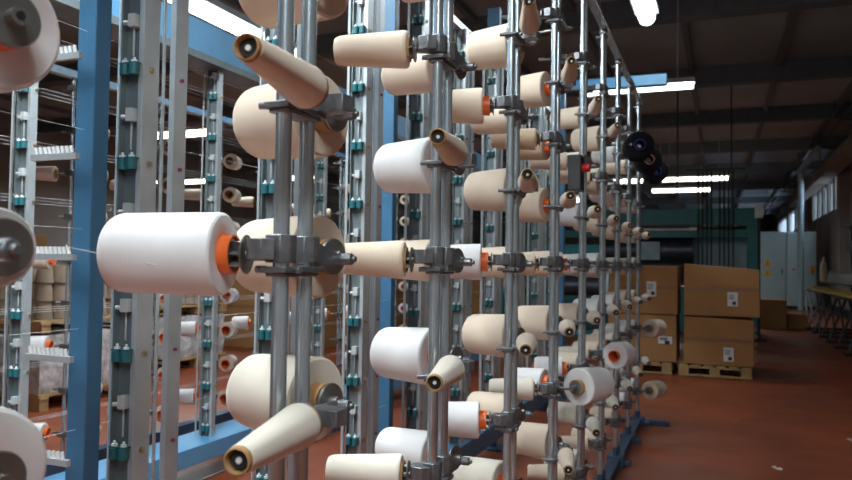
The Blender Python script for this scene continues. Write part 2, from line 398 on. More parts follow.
ROWN = {0: 'eye-level row', 1: 'first row above eye level', 2: 'second row above eye level', 3: 'third row above eye level', 4: 'fourth row above eye level', 5: 'fifth row above eye level',
        -1: 'first row below eye level', -2: 'second row below eye level', -3: 'third row below eye level', -4: 'fourth row below eye level'}
CN = {'yarn_white': 'white', 'yarn_cream': 'cream', 'yarn_tan': 'tan', 'yarn_ivory': 'ivory', 'yarn_black': 'black'}
SH = {'big': 'full', 'mid': 'plump', 'a0': 'full', 'half': 'half-used', 'slim': 'slender', 'fat': 'fat', 'bare': 'nearly empty'}
W, C_, T, I, K = 'yarn_white', 'yarn_cream', 'yarn_tan', 'yarn_ivory', 'yarn_black'
OR, PA = 'orange', 'paper'
# (post, row, side) -> kind ; side F = left/front spindle (A) or facing (B); side R = rear spindle
SPEC = {
 (0, 0, 'F'): ('a0', W, OR), (0, 1, 'F'): ('bare', C_, PA), (0, -1, 'F'): ('bare', I, PA),
 (0, 0, 'R'): ('big', C_, PA), (0, 1, 'R'): ('big', C_, PA), (0, -1, 'R'): ('big', I, PA), (0, 2, 'R'): ('big', C_, PA),
 (1, 0, 'F'): ('slim', C_, PA), (1, 2, 'F'): ('slim', C_, PA), (1, -2, 'F'): ('slim', I, PA),
 (1, 1, 'F'): ('bare', T, PA), (1, -1, 'F'): ('bare', I, PA),
 (1, 1, 'R'): ('big', W, OR), (1, -1, 'R'): ('big', W, OR), (1, 0, 'R'): ('mid', C_, OR), (1, 2, 'R'): ('mid', C_, OR), (1, 3, 'R'): ('mid', C_, PA), (1, -2, 'R'): ('mid', W, OR),
 (2, 0, 'F'): ('half', W, OR), (2, 2, 'F'): ('half', C_, OR), (2, -2, 'F'): ('half', W, OR), (2, 3, 'F'): ('bare', T, PA), (2, 1, 'F'): ('bare', T, PA), (2, -1, 'F'): ('bare', C_, PA),
 (2, 3, 'R'): ('big', C_, PA), (2, 2, 'R'): ('mid', C_, PA), (2, 1, 'R'): ('big', C_, PA), (2, 0, 'R'): ('mid', C_, PA), (2, -1, 'R'): ('big', C_, PA), (2, -2, 'R'): ('mid', C_, PA), (2, -3, 'R'): ('big', I, OR),
 (3, 0, 'F'): ('slim', C_, PA), (3, 2, 'F'): ('slim', T, PA), (3, -2, 'F'): ('slim', I, PA), (3, 3, 'F'): ('bare', T, PA), (3, 1, 'F'): ('bare', T, PA), (3, -1, 'F'): ('bare', C_, PA), (3, -3, 'F'): ('bare', C_, PA),
 (3, 3, 'R'): ('big', C_, OR), (3, 2, 'R'): ('mid', T, OR), (3, 1, 'R'): ('big', C_, OR), (3, 0, 'R'): ('mid', C_, PA), (3, -1, 'R'): ('big', C_, PA), (3, -2, 'R'): ('mid', W, OR), (3, -3, 'R'): ('big', C_, PA),
}
rnd = random.Random(3)
for n in range(-1, 9):
    for m in range(-4, 5):
        isA = (m % 2 == 0)
        z = H0+m*PITCHZ
        base = Vector((PX, PY0+n*SP, z))
        kb = 'A' if isA else 'B'
        if not used[kb]: b = br[kb]; used[kb] = True
        else: b = inst(br[kb], creel)
        b.location = base-CO
        fo, fd = (A_OFF, A_DIR) if isA else (B_OFF+Vector((0.012 if n > 1 else 0, 0, 0)), B_DIR if n < 2 else norm((0.23, -0.973, 0)))
        coff = C_OFF if n > -1 else Vector((-0.089, 0.224, 0))
        add_spindle(b, fo, fd, False, not isA)
        if not (n >= 3 and m == 4 and False): add_spindle(b, coff, C_DIR, True)
        for side in 'FR':
            off, d = (fo, fd) if side == 'F' else (coff, C_DIR)
            start = 0.036 if (side == 'F' and isA) else (0.030 if side == 'F' else 0.014)
            if n == 0 and m == 0 and side == 'F': start = 0.044
            key = SPEC.get((n, m, side))
            if side == 'R' and key and key[2] == OR and n > 0: start = 0.050
            pos = base+off+d*start
            pr = project(pos+d*0.09)
            if pr is None or not (-(90 if n > -1 else 230) < pr[0] < 905 and -75 < pr[1] < 560): continue
            if n == -1 and side == 'F': continue
            key = SPEC.get((n, m, side))
            if m == 4 and n in (0, 1, 2, 3, 4, 5, 6, 7, 8): continue
            if n == 8 and side == 'R' and m > 2: continue
            if key is None:
                if side == 'F':
                    if not isA: key = ('bare', rnd.choice([T, C_, C_]) if m > -1 else rnd.choice([C_, I]), PA)
                    else: key = rnd.choice([('slim', I, PA), ('half', W, OR), ('slim', C_, PA), ('half', C_, OR)])
                else:
                    key = (rnd.choice(['big', 'mid']), rnd.choice([C_, C_, I, W]) if m > -2 else rnd.choice([C_, I, W]), rnd.choice([OR, PA]))
            if m == 3 and side == 'F' and n in (6, 7, 8):
                key = ('fat', K, {6: 'blue_core', 7: 'pink_core', 8: 'blue_core'}[n])
            if n == -1: key = ('slim', W, PA) if m == 0 else ('big', W, OR)
            where = ('turned left' if isA else 'pointing at the camera') if side == 'F' else 'on the rear spindle'
            if key[0] == 'fat': where = {'blue_core': 'with blue core', 'pink_core': 'with pink core'}[key[2]]
            pole = 'at the cropped left edge' if n == -1 else ('%s creel post' % ORD[n+1] if n < 8 else 'farthest creel post')
            where = where.replace('pointing at the camera', 'facing camera').replace('the rear', 'rear')
            lab = '%s %s %s %s, %s, %s' % (SH[key[0]], CN[key[1]], 'cone' if key[0] in ('bare', 'slim') else 'package', where, pole, ROWN[m])
            grp = {'bare': 'nearly empty yarn cones on the front creel', 'slim': 'slender yarn cones on the front creel'}.get(key[0], 'full yarn packages on the front creel')
            if key[0] == 'fat': pos = pos+Vector((0.062, -0.02, 0))
            package(key, pos, d, lab, grp)
# packages on extra side spindles swung toward the aisle
for n, m, key, d, off, lab in (
    (3, -2, ('big', W, PA), D_DIR, Vector((0.082, -0.03, 0.012)), 'full white yarn package swung into the aisle from the fourth creel post, grey hub showing'),
    (5, -2, ('big', W, OR), norm((0.22, 0.975, 0)), Vector((0.07, -0.10, 0.0)), 'white yarn package with orange core facing the camera on the sixth creel post'),
    (8, -2, ('big', C_, PA), D_DIR, Vector((0.075, -0.02, 0)), 'cream yarn package swung right at the far end of the creel, upper of two'),
    (8, -4, ('big', C_, PA), D_DIR, Vector((0.075, -0.02, 0)), 'cream yarn package swung right at the far end of the creel, lower of two')):
    base = Vector((PX, PY0+n*SP, H0+m*PITCHZ))
    bm = new()
    if n == 5: cyl(bm, base-CO+Vector((0, 0.034, 0)), base-CO+off+d*0.21, 0.008, n=10); cyl(bm, base-CO+off+d*0.08, base-CO+off+d*0.22, 0.008, n=10)
    else:
      cyl(bm, base-CO, base-CO+off, 0.008, n=10); cyl(bm, base-CO+off-d*0.012, base-CO+off+d*0.03, 0.010, n=12)
      cyl(bm, base-CO+off+d*0.018, base-CO+off+d*0.024, 0.030, n=24); cyl(bm, base-CO+off, base-CO+off+d*0.19, 0.006, n=10)
    obj('swing_arm', bm, M['cast'], creel)
    package(key, base+off+d*0.016, d, lab, 'full yarn packages on the front creel')
# ---------------------------------------------------------------- guide frames
def guide_frame(X, Y0, n, label, near):
    t = empty('guide_frame', (X, Y0, 0)); tag(t, label, 'yarn guide frame')
    zb, zt_ = 0.22, (2.64 if near else 2.40)
    def colmesh():
        bm = new()
        box(bm, (0 if near else -0.015, 0, (zb+zt_)/2), (0.060 if near else 0.09, 0.004, zt_-zb))
        box(bm, (-0.030, -0.010, (zb+zt_)/2), (0.004, 0.022, zt_-zb))
        return bm
    def stripmesh():
        bm = new()
        box(bm, (0.032, 0.018 if near else 0.008, (zb+zt_)/2), (0.005, 0.056 if near else 0.036, zt_-zb))
        box(bm, (0.026, 0.047 if near else 0.026, (zb+zt_)/2), (0.014, 0.004, zt_-zb))
        box(bm, (0.026, -0.009, (zb+zt_)/2), (0.014, 0.003, zt_-zb))
        return bm
    def strip2():
        bm = new()
        box(bm, (0.032, 0.134, (zb+zt_)/2), (0.005, 0.050, zt_-zb))
        box(bm, (0.024, 0.111, (zb+zt_)/2), (0.016, 0.004, zt_-zb))
        return bm
    def rods():
        bm = new()
        for x, y in (((-0.055, 0.0), (-0.070, 0.02), (0.028, 0.072)) if near else ((-0.085, 0.0), (-0.10, 0.02), (-0.05, 0.09))): cyl(bm, (x, y, zb), (x, y, zt_), 0.0045, n=8)
        return bm
    def tens():
        bm = new()
        box(bm, (0, -0.016, 0.012), (0.056, 0.028, 0.004))
        for x in (-0.015, 0.015): cyl(bm, (x, -0.022, -0.018), (x, -0.022, 0.010), 0.0135, n=16)
        return bm
    def eyel():
        bm = new()
        for x in (-0.015, 0.015):
            cyl(bm, (x, -0.022, 0.014), (x, -0.022, 0.020), 0.008, n=10); cyl(bm, (x, -0.022, 0.020), (x, -0.022, 0.027), 0.0035, n=8)
        return bm
    def clip():
        bm = new(); box(bm, (0.004, -0.014, 0), (0.022, 0.024, 0.034)); cyl(bm, (-0.006, -0.020, -0.006), (-0.020, -0.026, -0.006), 0.006, n=8)
        cyl(bm, (0.0, -0.010, -0.09), (0.0, -0.010, -0.017), 0.003, n=8); return bm
    def bolt():
        bm = new(); cyl(bm, (0.034, 0.018, 0), (0.040, 0.018, 0), 0.008, n=12); cyl(bm, (0.040, 0.018, 0), (0.044, 0.018, 0), 0.004, n=6); return bm
    def ring():
        bm = new(); cyl(bm, (0.034, 0.134, 0), (0.041, 0.134, 0), 0.0055, n=10); return bm
    srcs = [('column', colmesh(), M['web']), ('flange_strip', stripmesh(), M['zinc']), ('outer_strip', strip2(), M['zinc']), ('guide_rods', rods(), M['zinc'])]
    if not near: srcs.pop(2)
    src = [obj(a, b_, c, t, smooth=(a == 'guide_rods')) for a, b_, c in srcs]
    small = [obj('tensioner', tens(), M['teal_cup'], t), obj('clip', clip(), M['grey_clip'], t, bevel=0.002), obj('bolt', bolt(), M['brass'], t), obj('thread_ring', ring(), M['purple'], t)]
    if not near: bpy.data.objects.remove(small[3]); small[3] = None
    ey = obj('eyelet', eyel(), M['whitepl'], small[0])
    firstcol = True; fs = [True]*4; fe = True
    for k in range(n):
        yy = k*SP
        for s_ in src:
            o = s_ if firstcol else inst(s_, t)
            o.location = (0, yy, 0)
        firstcol = False
        for m in range(-4, 6):
            z = H0+m*PITCHZ-0.006
            if z > zt_-0.05: continue
            for q in range(4):
                if q >= 2 and (k > 4 or (q == 3 and not near)): continue
                o = small[q] if fs[q] else inst(small[q], t)
                o.location = (0, yy, z + (0.125 if q == 1 else 0)); 
                if q == 0:
                    if fe: fe = False
                    else: inst(ey, o)
                fs[q] = False
            
    L = (n-1)*SP
    if near:
        bm = new(); box(bm, (-0.02, L/2+0.1, zt_+0.02), (0.05, L+0.7, 0.04)); obj('top_rail', bm, M['zinc'], t, smooth=False)
        bm = new(); box(bm, (0.0, L/2+0.1, 0.16), (0.11, L+0.9, 0.12)); obj('base_beam', bm, M['blue'], t, bevel=0.004, smooth=False)
    else:
        bm = new(); box(bm, (0.0, L/2-0.3, zt_+0.135), (0.12, L+4.2, 0.19)); u = new(); box(u, (-0.02, L/2-0.3, zt_+0.02), (0.20, L+4.2, 0.04)); obj('beam_flange', u, M['web'], t, smooth=False)
        obj('top_beam', bm, M['skyblue'], t, smooth=False)
        bm = new(); box(bm, (-0.02, L/2-0.3, 0.17), (0.26, L+4.2, 0.10)); obj('base_beam', bm, M['skyblue'], t, bevel=0.004, smooth=False)
    for yy in (0.5, L*0.5, L*0.95):
        bm = new(); box(bm, (0, yy, 0.055), (0.34, 0.10, 0.11)); obj('base_foot', bm, M['navy'], t, smooth=False)
    return t
gf1 = guide_frame(-1.42, 1.50, 9, 'near frame of grey guide columns with teal thread tensioners behind the front creel', True)
gf2 = guide_frame(-2.82, 2.34, 9, 'farther frame of guide columns under the light blue beam, left', False)
# blue posts of the near frame
def blue_post(x, y, sx, sy, h, extra=None):
    bm = new(); box(bm, (x+1.42, y-1.50, h/2), (sx, sy, h)); box(bm, (x+1.42, y-1.50, 0.008), (sx+0.1, sy+0.1, 0.016))
    return obj('blue_post', bm, M['blue'], gf1, bevel=0.004, smooth=False)
blue_post(-1.465, 1.405, 0.060, 0.050, 3.05)
blue_post(-1.50, 3.22, 0.110, 0.05, 3.05)
blue_post(-1.47, 4.93, 0.090, 0.05, 3.05)
blue_post(-1.44, 7.15, 0.07, 0.07, 3.05)
bm = new(); box(bm, (0.46, 7.15-1.50, 3.0), (1.00, 0.10, 0.10)); obj('cross_beam', bm, M['skyblue'], gf1, bevel=0.004, smooth=False)
# comb arms on the nearest blue post
for m in range(-3, 4):
    z = CAMZ + 0.02 + m*0.246
    x0, yb = -1.310, 1.405
    bm = new(); box(bm, (x0-0.09, yb-0.06, z-0.014), (0.15, 0.012, 0.015), Matrix.Rotation(math.radians(0), 3, 'Z'))
    ca = obj('comb_arm', bm, M['zinc'], gf1, smooth=False); ca.location = (1.42-0.12, -1.50+0.0, 0)
    bm = new()
    for k in range(9):
        cyl(bm, (x0-0.150+k*0.0145, yb-0.060, z-0.006), (x0-0.154+k*0.0145, yb-0.060, z+0.011), 0.0046, n=10)
    e = obj('comb_eyelet', bm, M['whitepl'], ca)
# ---------------------------------------------------------------- rear creel
RX, RY0 = -3.45, 3.20
rear = empty('yarn_creel', (RX, RY0, 0)); tag(rear, 'second creel of yarn cones standing behind the light blue beam, left background', 'yarn creel')
bm = new(); cyl(bm, (0, 0, 0.12), (0, 0, 2.3), 0.011, n=10); rp = obj('post', bm, M['steel'], rear)
bm = new(); box(bm, (0, 0, 0), (0.05, 0.11, 0.03)); cyl(bm, (0.01, 0.02, 0), (0.075, 0.13, 0), 0.008, n=8); cyl(bm, (0.085, 0.09, 0), (0.070, 0.134, 0), 0.009, n=8); cyl(bm, (-0.01, 0.02, 0), (-0.09, -0.03, 0), 0.008, n=8)
rb = obj('bracket', bm, M['cast'], rear)
bm = new(); box(bm, (0, 3.5*SP, 0.09), (0.08, 8*SP, 0.08)); box(bm, (0, 3.5*SP, 0.025), (0.3, 0.08, 0.05)); obj('base_rail', bm, M['navy'], rear, smooth=False)
bm = new(); box(bm, (0, 3.5*SP, 2.31), (0.05, 8*SP, 0.04)); obj('top_rail', bm, M['steel'], rear, smooth=False)
f1 = f2 = True
for k in range(8):
    for dy in (-0.034, 0.034):
        o = rp if f1 else inst(rp, rear); f1 = False; o.location = (0, k*SP+dy, 0)
    for m in range(-4, 5):
        z = H0+m*PITCHZ-0.012
        if f2: o = rb; f2 = False
        else: o = inst(rb, rear)
        o.location = (0, k*SP, z)
        P0 = Vector((RX, RY0+k*SP, z))
        if m == 4: continue
        p = P0+Vector((0.125, -0.03, 0)); d = norm((-0.32, 0.95, 0))
        key = ('half', [I, W, I, C_][(k+m) % 4], OR) if m <= 0 else ('half', C_, PA)
        if k == 0 and m == 0: key = ('half', K, 'blue_core')
        pole = '%s rear creel post' % ORD[k+1]
        package(key, p, d, 'small %s end-on package with %s core, %s, %s' % (CN[key[1]], {'orange': 'orange', 'paper': 'brown', 'blue_core': 'blue'}[key[2]], pole, ROWN[m]), 'small yarn packages on the rear creel')
        if m % 2 == 0 and m < 4:
            p = P0+Vector((-0.09, -0.05, 0))
            key = ('half', W if m < 0 else C_, OR) if (m < 1) else ('slim', C_, PA)
            package(key, p, norm((-0.9, -0.43, 0)), 'small %s package lying sideways, %s, %s' % (CN[key[1]], pole, ROWN[m]), 'sideways yarn packages on the rear creel')
# ---------------------------------------------------------------- threads
def thread(pts, r, label, group=None):
    bm = new()
    for a, c in zip(pts, pts[1:]): cyl(bm, a, c, r, n=6)
    return tag(obj('yarn_thread', bm, M['thread']), label, 'thread', group)
for m in range(-4, 5):
    z = H0+m*PITCHZ+0.065
    for j, dx in enumerate((0.0,)):
        thread([(-1.435+dx-0.03, -0.6, z+0.004*j), (-1.435+dx-0.03, 7.0, z+0.004*j)], 0.0007, 'pale thread stretched along the near guide columns, %s' % ROWN[m], 'threads along the near guide columns')
    if m > -4:
        for j in range(3):
            thread([(-2.88+0.02*j, 0.2, z-0.07+0.012*j), (-2.88+0.02*j, 7.6, z-0.07+0.012*j)], 0.0011, 'pale thread stretched along the far guide columns, %s' % ROWN[m], 'threads along the far guide columns')
thread([Vector((PX, PY0, H0))+A_OFF+A_DIR*0.14+Vector((0.02, -0.062, -0.018)), Vector((PX, PY0, H0))+A_OFF+A_DIR*0.30+Vector((0, -0.02, 0.008)), (-1.47+0.045, 1.30, CAMZ+0.035)], 0.0006, 'thin thread drawn left from the large white package to the comb')
# ---------------------------------------------------------------- pallets and boxes on the right
def pallet(loc, w, d, label, rz=0, h=0.13):
    t = empty('pallet', loc, (0, 0, rz)); tag(t, label, 'pallet')
    bm = new()
    for k in range(6): box(bm, (-w/2+0.06+k*(w-0.12)/5, 0, h-0.01), (0.10, d, 0.02))
    for s in (-1, 0, 1): box(bm, (0, s*(d/2-0.05), h-0.03), (w, 0.09, 0.02))
    obj('deck_boards', bm, M['wood'], t, smooth=False)
    bm = new()
    for sx in (-1, 0, 1):
        for s in (-1, 0, 1): box(bm, (sx*(w/2-0.06), s*(d/2-0.05), (h-0.04)/2+0.008), (0.11, 0.09, h-0.056))
    for s in (-1, 0, 1): box(bm, (0, s*(d/2-0.05), 0.008), (w, 0.09, 0.016))
    obj('blocks', bm, M['wood'], t, smooth=False)
    return t
pallet((-0.06, 9.70, 0), 0.80, 0.9, 'wooden pallet under the right hand stack of cardboard boxes')
pallet((-0.92, 9.70, 0), 0.78, 0.9, 'wooden pallet under the left hand stack of cardboard boxes')
def carton(loc, w, d, h, label, lab_at, rz=0, skew=0, torn=False, tape=True, lsz=(0.11, 0.16)):
    t = empty('cardboard_box', loc, (0, 0, rz)); tag(t, label, 'cardboard box')
    bm = new(); vs = box(bm, (0, 0, h/2), (w, d, h))
    for v in vs:
        if v.co.z > h*0.5: v.co.z += skew*v.co.x/w
        v.co.x *= 1.0 + 0.012*math.sin(v.co.z*9)
    bmesh.ops.subdivide_edges(bm, edges=bm.edges[:], cuts=3, use_grid_fill=True)
    for v in bm.verts:
        if abs(abs(v.co.x)-w/2) > 0.02 and abs(v.co.y+d/2) < 0.01: v.co.y -= 0.010*math.cos(v.co.x/w*PI)
    obj('carton_body', bm, M['card'], t, bevel=0.006, smooth=True)
    if tape:
        bm = new(); box(bm, (0, -d/2-0.0125, h*0.55), (w*0.94, 0.002, 0.035)); obj('flap_seam', bm, M['tape'], t, smooth=False)
    if lab_at:
        bm = new(); box(bm, (lab_at[0], -d/2-0.016, lab_at[1]), (lsz[0], 0.003, lsz[1])); la = obj('shipping_label', bm, M['paperlabel'], t, smooth=False)
        bm = new()
        for k in range(3): box(bm, (lab_at[0]-lsz[0]*0.1, -d/2-0.018, lab_at[1]+lsz[1]*(0.3-0.13*k)), (lsz[0]*0.55, 0.001, 0.008))
        box(bm, (lab_at[0]+lsz[0]*0.15, -d/2-0.018, lab_at[1]-lsz[1]*0.28), (lsz[0]*0.35, 0.001, 0.04))
        obj('print', bm, M['ink'], la, smooth=False)
    if torn:
        bm = new()
        for k in range(5): box(bm, (w/2+0.012, -d/2+0.02, 0.08+k*0.09), (0.05, 0.05, 0.035), Matrix.Rotation(0.5+k, 3, 'Y'))
        obj('torn_flap', bm, M['card_dark'], t, smooth=False)
    return t
carton((-0.02, 9.68, 0.135), 0.76, 0.78, 0.545, 'lower right cardboard box with torn edge, resting on the pallet', (0.11, 0.13), torn=True, skew=-0.03)
carton((0.0, 9.66, 0.705), 0.82, 0.8, 0.575, 'upper right cardboard box with white label, leaning slightly to one side', (0.12, 0.20), rz=0.03, skew=-0.06)
carton((-0.88, 9.70, 0.135), 0.80, 0.78, 0.555, 'lower left cardboard box behind the creel end, with small crooked label', (0.27, 0.26), lsz=(0.16, 0.09))
carton((-0.87, 9.70, 0.70), 0.80, 0.78, 0.575, 'upper left cardboard box directly behind the far creel posts', (0.10, 0.30), lsz=(0.11, 0.18))
carton((1.00, 17.6, 0.0), 0.62, 0.5, 0.62, 'small dark cardboard box on the floor before the grey cabinets, left one', None, tape=False)
carton((1.52, 17.8, 0.0), 0.36, 0.4, 0.32, 'low dark cardboard box on the floor right of another box', None, tape=False)
# ---------------------------------------------------------------- teal machine
tm = empty('warping_machine', (-1.3, 15.6, 0)); tag(tm, 'large dark teal machine with black roller and hanging belts behind the boxes', 'machine')
def part(name, boxes, m, parent, **k):
    bm = new()
    for c, s in boxes: box(bm, c, s)
    return obj(name, bm, m, parent, smooth=False, **k)
part('top_beam', [((-0.2, 0, 2.27), (4.4, 0.4, 0.32)), ((-0.2, -0.1, 1.94), (4.4, 0.2, 0.16))], M['teal'], tm, bevel=0.01)
part('side_post', [((1.88, 0, 1.06), (0.2, 0.5, 2.12))], M['teal'], tm, bevel=0.01)
part('side_post', [((-2.4, 0, 1.06), (0.25, 0.5, 2.12))], M['teal'], tm, bevel=0.01)
part('lower_bed', [((-0.2, 0.1, 0.45), (4.0, 0.6, 0.9))], M['teal'], tm, bevel=0.01)
part('panel', [((-1.7, 0.15, 1.35), (1.3, 0.06, 0.75))], M['teal_light'], tm)
part('rear_cabinet', [((1.28, 0.55, 0.95), (1.10, 0.4, 1.9))], M['cabinet'], tm)
bm = new(); cyl(bm, (-0.95, 0.15, 1.60), (0.74, 0.15, 1.60), 0.30, n=32); cyl(bm, (0.74, 0.15, 1.60), (0.80, 0.15, 1.60), 0.34, n=32)
obj('roller', bm, M['roller'], tm)
part('roller_plate', [((0.0, -0.19, 1.60), (0.36, 0.02, 0.36))], M['lightblue_panel'], tm)
part('light_tube', [((0.1, -0.24, 2.02), (1.4, 0.03, 0.03)), ((0.80, -0.24, 2.03), (0.14, 0.05, 0.06))], M['whitepl'], tm)
for k in range(8):
    x = 0.90+k*0.080 + (0.07 if k > 3 else 0)
    part('belt', [((x, -0.27, 2.12), (0.028, 0.012, 2.1))], M['belt'], tm)
part('belt_rail', [((1.2, -0.25, 3.18), (1.1, 0.04, 0.04)), ((1.15, -0.25, 1.06), (1.3, 0.05, 0.04))], M['dark'], tm)
part('hanger', [((0.5, 0, 3.68), (0.03, 0.03, 2.5)), ((1.5, 0, 3.68), (0.03, 0.03, 2.5))], M['dark'], tm)
for x in (-0.9, 0.95): part('top_box', [((x, 0, 2.47), (0.12, 0.12, 0.10))], M['housing'], tm)
t = empty('signal_post', (0.63, 14.2, 0)); tag(t, 'thin black post with small light box on top, right of the teal machine', 'post')
part('pole', [((0, 0, 1.1), (0.045, 0.045, 2.2))], M['belt'], t); part('signal_box', [((0, 0, 2.27), (0.14, 0.08, 0.22))], M['housing'], t); part('foot', [((0, 0, 0.015), (0.25, 0.25, 0.03))], M['belt'], t)
# beam of warp in the middle background
t = empty('warp_beam', (-2.45, 12.0, 0)); tag(t, 'dark warp beam with steel flanges lying behind the creel posts', 'warp beam')
bm = new(); cyl(bm, (-0.8, 0, 0.95), (0.8, 0, 0.95), 0.16, n=28); obj('barrel', bm, M['roller'], t)
bm = new()
for s in (-1, 1): cyl(bm, (s*0.8, 0, 0.95), (s*0.84, 0, 0.95), 0.30, n=32)
obj('flange', bm, M['cabinet'], t)
part('stand', [((-0.9, 0, 0.46), (0.08, 0.5, 0.92)), ((0.9, 0, 0.46), (0.08, 0.5, 0.92)), ((0, 0, 0.2), (1.8, 0.08, 0.08))], M['teal'], t)
# cabinets
for i, (x0, x1, lab) in enumerate(((1.05, 1.98, 'tall grey blue electrical cabinet with yellow warning signs, left of the pair'), (1.99, 2.86, 'tall grey blue electrical cabinet, right of the pair, nearer the window wall'))):
    t = empty('electrical_cabinet', ((x0+x1)/2, 26.6, 0)); tag(t, lab, 'cabinet'); w = x1-x0
    part('body', [((0, 0.3, 1.3), (w, 0.6, 2.4))], M['cabinet'], t, bevel=0.01)
    part('door', [((0, -0.012, 1.32), (w-0.06, 0.02, 2.3))], M['cabinet'], t, bevel=0.008)
    part('plinth', [((0, 0.3, 0.05), (w-0.04, 0.55, 0.1))], M['belt'], t)
    part('handle', [((w/2-0.12, -0.035, 1.2), (0.03, 0.03, 0.18))], M['dark'], t)
    if i == 0:
        for z in (1.48, 1.16):
            bm = new(); v = []
            prism(bm, [(-0.15, 0), (0.15, 0), (0, 0.26)], 0, 0.006)
            bmesh.ops.rotate(bm, cent=(0, 0, 0), matrix=Matrix.Rotation(PI/2, 3, 'X'), verts=bm.verts[:])
            o = obj('warning_sign', bm, M['yellow'], t, smooth=False); o.location = (-0.08, -0.024, z-0.12)
            part('symbol', [((0, -0.008, 0.10), (0.025, 0.002, 0.10))], M['ink'], o)
    else:
        part('warning_sign', [((0.32, -0.026, 1.28), (0.14, 0.006, 0.24))], M['yellow'], t)
        for q, dx in enumerate((-0.22, -0.08, 0.02)): part('gauge', [((dx, -0.026, 1.28+0.03*q), (0.07, 0.008, 0.06))], M['red'], t)
# duct and pipe
bm = new(); box(bm, (2.85, 24.0, 4.10), (0.36, 22, 0.34))
for k in range(8): box(bm, (2.85, 14.2+k*2.8, 4.10), (0.40, 0.05, 0.38)); box(bm, (2.85, 14.2+k*2.8, 4.60), (0.03, 0.03, 0.66))
tag(obj('air_duct', bm, M['duct'], smooth=False, bevel=0.02), 'long brown air duct hung high along the right wall above the windows', 'duct')
bm = new(); cyl(bm, (2.35, 25.9, 0.0), (2.35, 25.9, 4.45), 0.09, n=14); cyl(bm, (2.35, 25.9, 4.40), (2.35, 21.5, 4.40), 0.09, n=14)
tag(obj('service_pipe', bm, M['pipe']), 'pale blue vertical pipe with elbow in front of the far cabinets', 'pipe')
bm = new()
for k, (x, z) in enumerate(((2.45, 4.55), (2.3, 4.66), (3.1, 4.42))): cyl(bm, (x, 12.0, z), (x, 52.0, z), 0.03, n=8)
for y in range(14, 50, 4):
    cyl(bm, (2.3, y, 4.66), (2.3, y, 4.95), 0.012, n=6); cyl(bm, (2.3, y, 4.55), (3.1, y, 4.42), 0.015, n=6)
tag(obj('pipe_run', bm, M['dark']), 'bundle of thin dark pipes running under the ceiling at right', 'pipes')
# ---------------------------------------------------------------- winding machine on the right
wm = empty('winding_machine', (1.95, 14.0, 0)); tag(wm, 'dark winding machine with rows of yellow caps and grey spools along the right wall', 'machine')
part('shelf', [((0, 0, 0.84), (0.5, 7.4, 0.03)), ((0.1, 0, 0.50), (0.4, 7.4, 0.04))], M['dark'], wm)
part('back_frame', [((0.55, 0, 1.05), (0.3, 7.4, 0.16)), ((0.62, 0, 1.75), (0.2, 7.4, 0.2)), ((0.5, 0, 2.2), (0.12, 7.4, 0.10))], M['dark'], wm)
for k in range(8):
    y = -3.6+k*1.03
    bm = new(); cyl(bm, (-0.22, y, 0), (0.1, y+0.1, 0.83), 0.022, n=8); cyl(bm, (0.60, y, 0), (0.60, y, 2.25), 0.03, n=8); cyl(bm, (-0.25, y, 0.03), (0.6, y, 0.03), 0.025, n=8); cyl(bm, (-0.22, y, 0.1), (-0.2, y+0.9, 0.8), 0.015, n=6)
    obj('leg', bm, M['dark'], wm)
bm = new(); cyl(bm, (0, 0, 0), (0, 0, 0.045), 0.055, 0.04, n=14); cyl(bm, (0, 0, 0.045), (0, 0, 0.09), 0.015, n=8); cap = obj('cap_or_shade_plug', bm, M['yel_cap'], wm)
bm = new(); cyl(bm, (0, 0, 0), (0, 0, 0.18), 0.05, 0.038, n=14); cyl(bm, (0, 0, 0.18), (0, 0, 0.24), 0.012, n=8); spl = obj('spool', bm, M['disc'], wm)
bm = new(); cyl(bm, (0, 0, 0), (0, 0, 0.10), 0.03, n=10); cyl(bm, (0, 0, -0.1), (0, 0, 0.0), 0.006, n=8); hk = obj('feeler', bm, M['dark'], wm)
for k in range(26):
    y = -3.55+k*0.284
    if y > 3.0: continue
    for q, (s_, x, z) in enumerate(((cap, -0.18, 0.857), (spl, 0.12, 1.02), (hk, 0.50, 1.55))):
        o = s_ if k == 0 else inst(s_, wm)
        o.location = (x, y, z)
    o = inst(spl, wm); o.location = (0.55, y, 1.132)
    if k % 2 == 0:
        o = inst(cap, wm); o.location = (0.04, y+0.14, 0.857)
part('spool_shelf', [((0.12, 0, 1.005), (0.16, 7.4, 0.03))], M['dark'], wm)
tag(obj('bottle', (lambda b_: (lathe(b_, [(0.001, 0), (0.06, 0), (0.065, 0.02), (0.065, 0.30), (0.05, 0.38), (0.022, 0.42), (0.022, 0.5), (0.001, 0.5)], 20, False), b_)[1])(new()), M['yarn_tan']), 'tan cone of yarn standing upright on the winding machine by the cabinets', 'yarn cone').location = (1.98, 17.2, 1.03)
bpy.data.objects['bottle'].name = 'standing_cone'
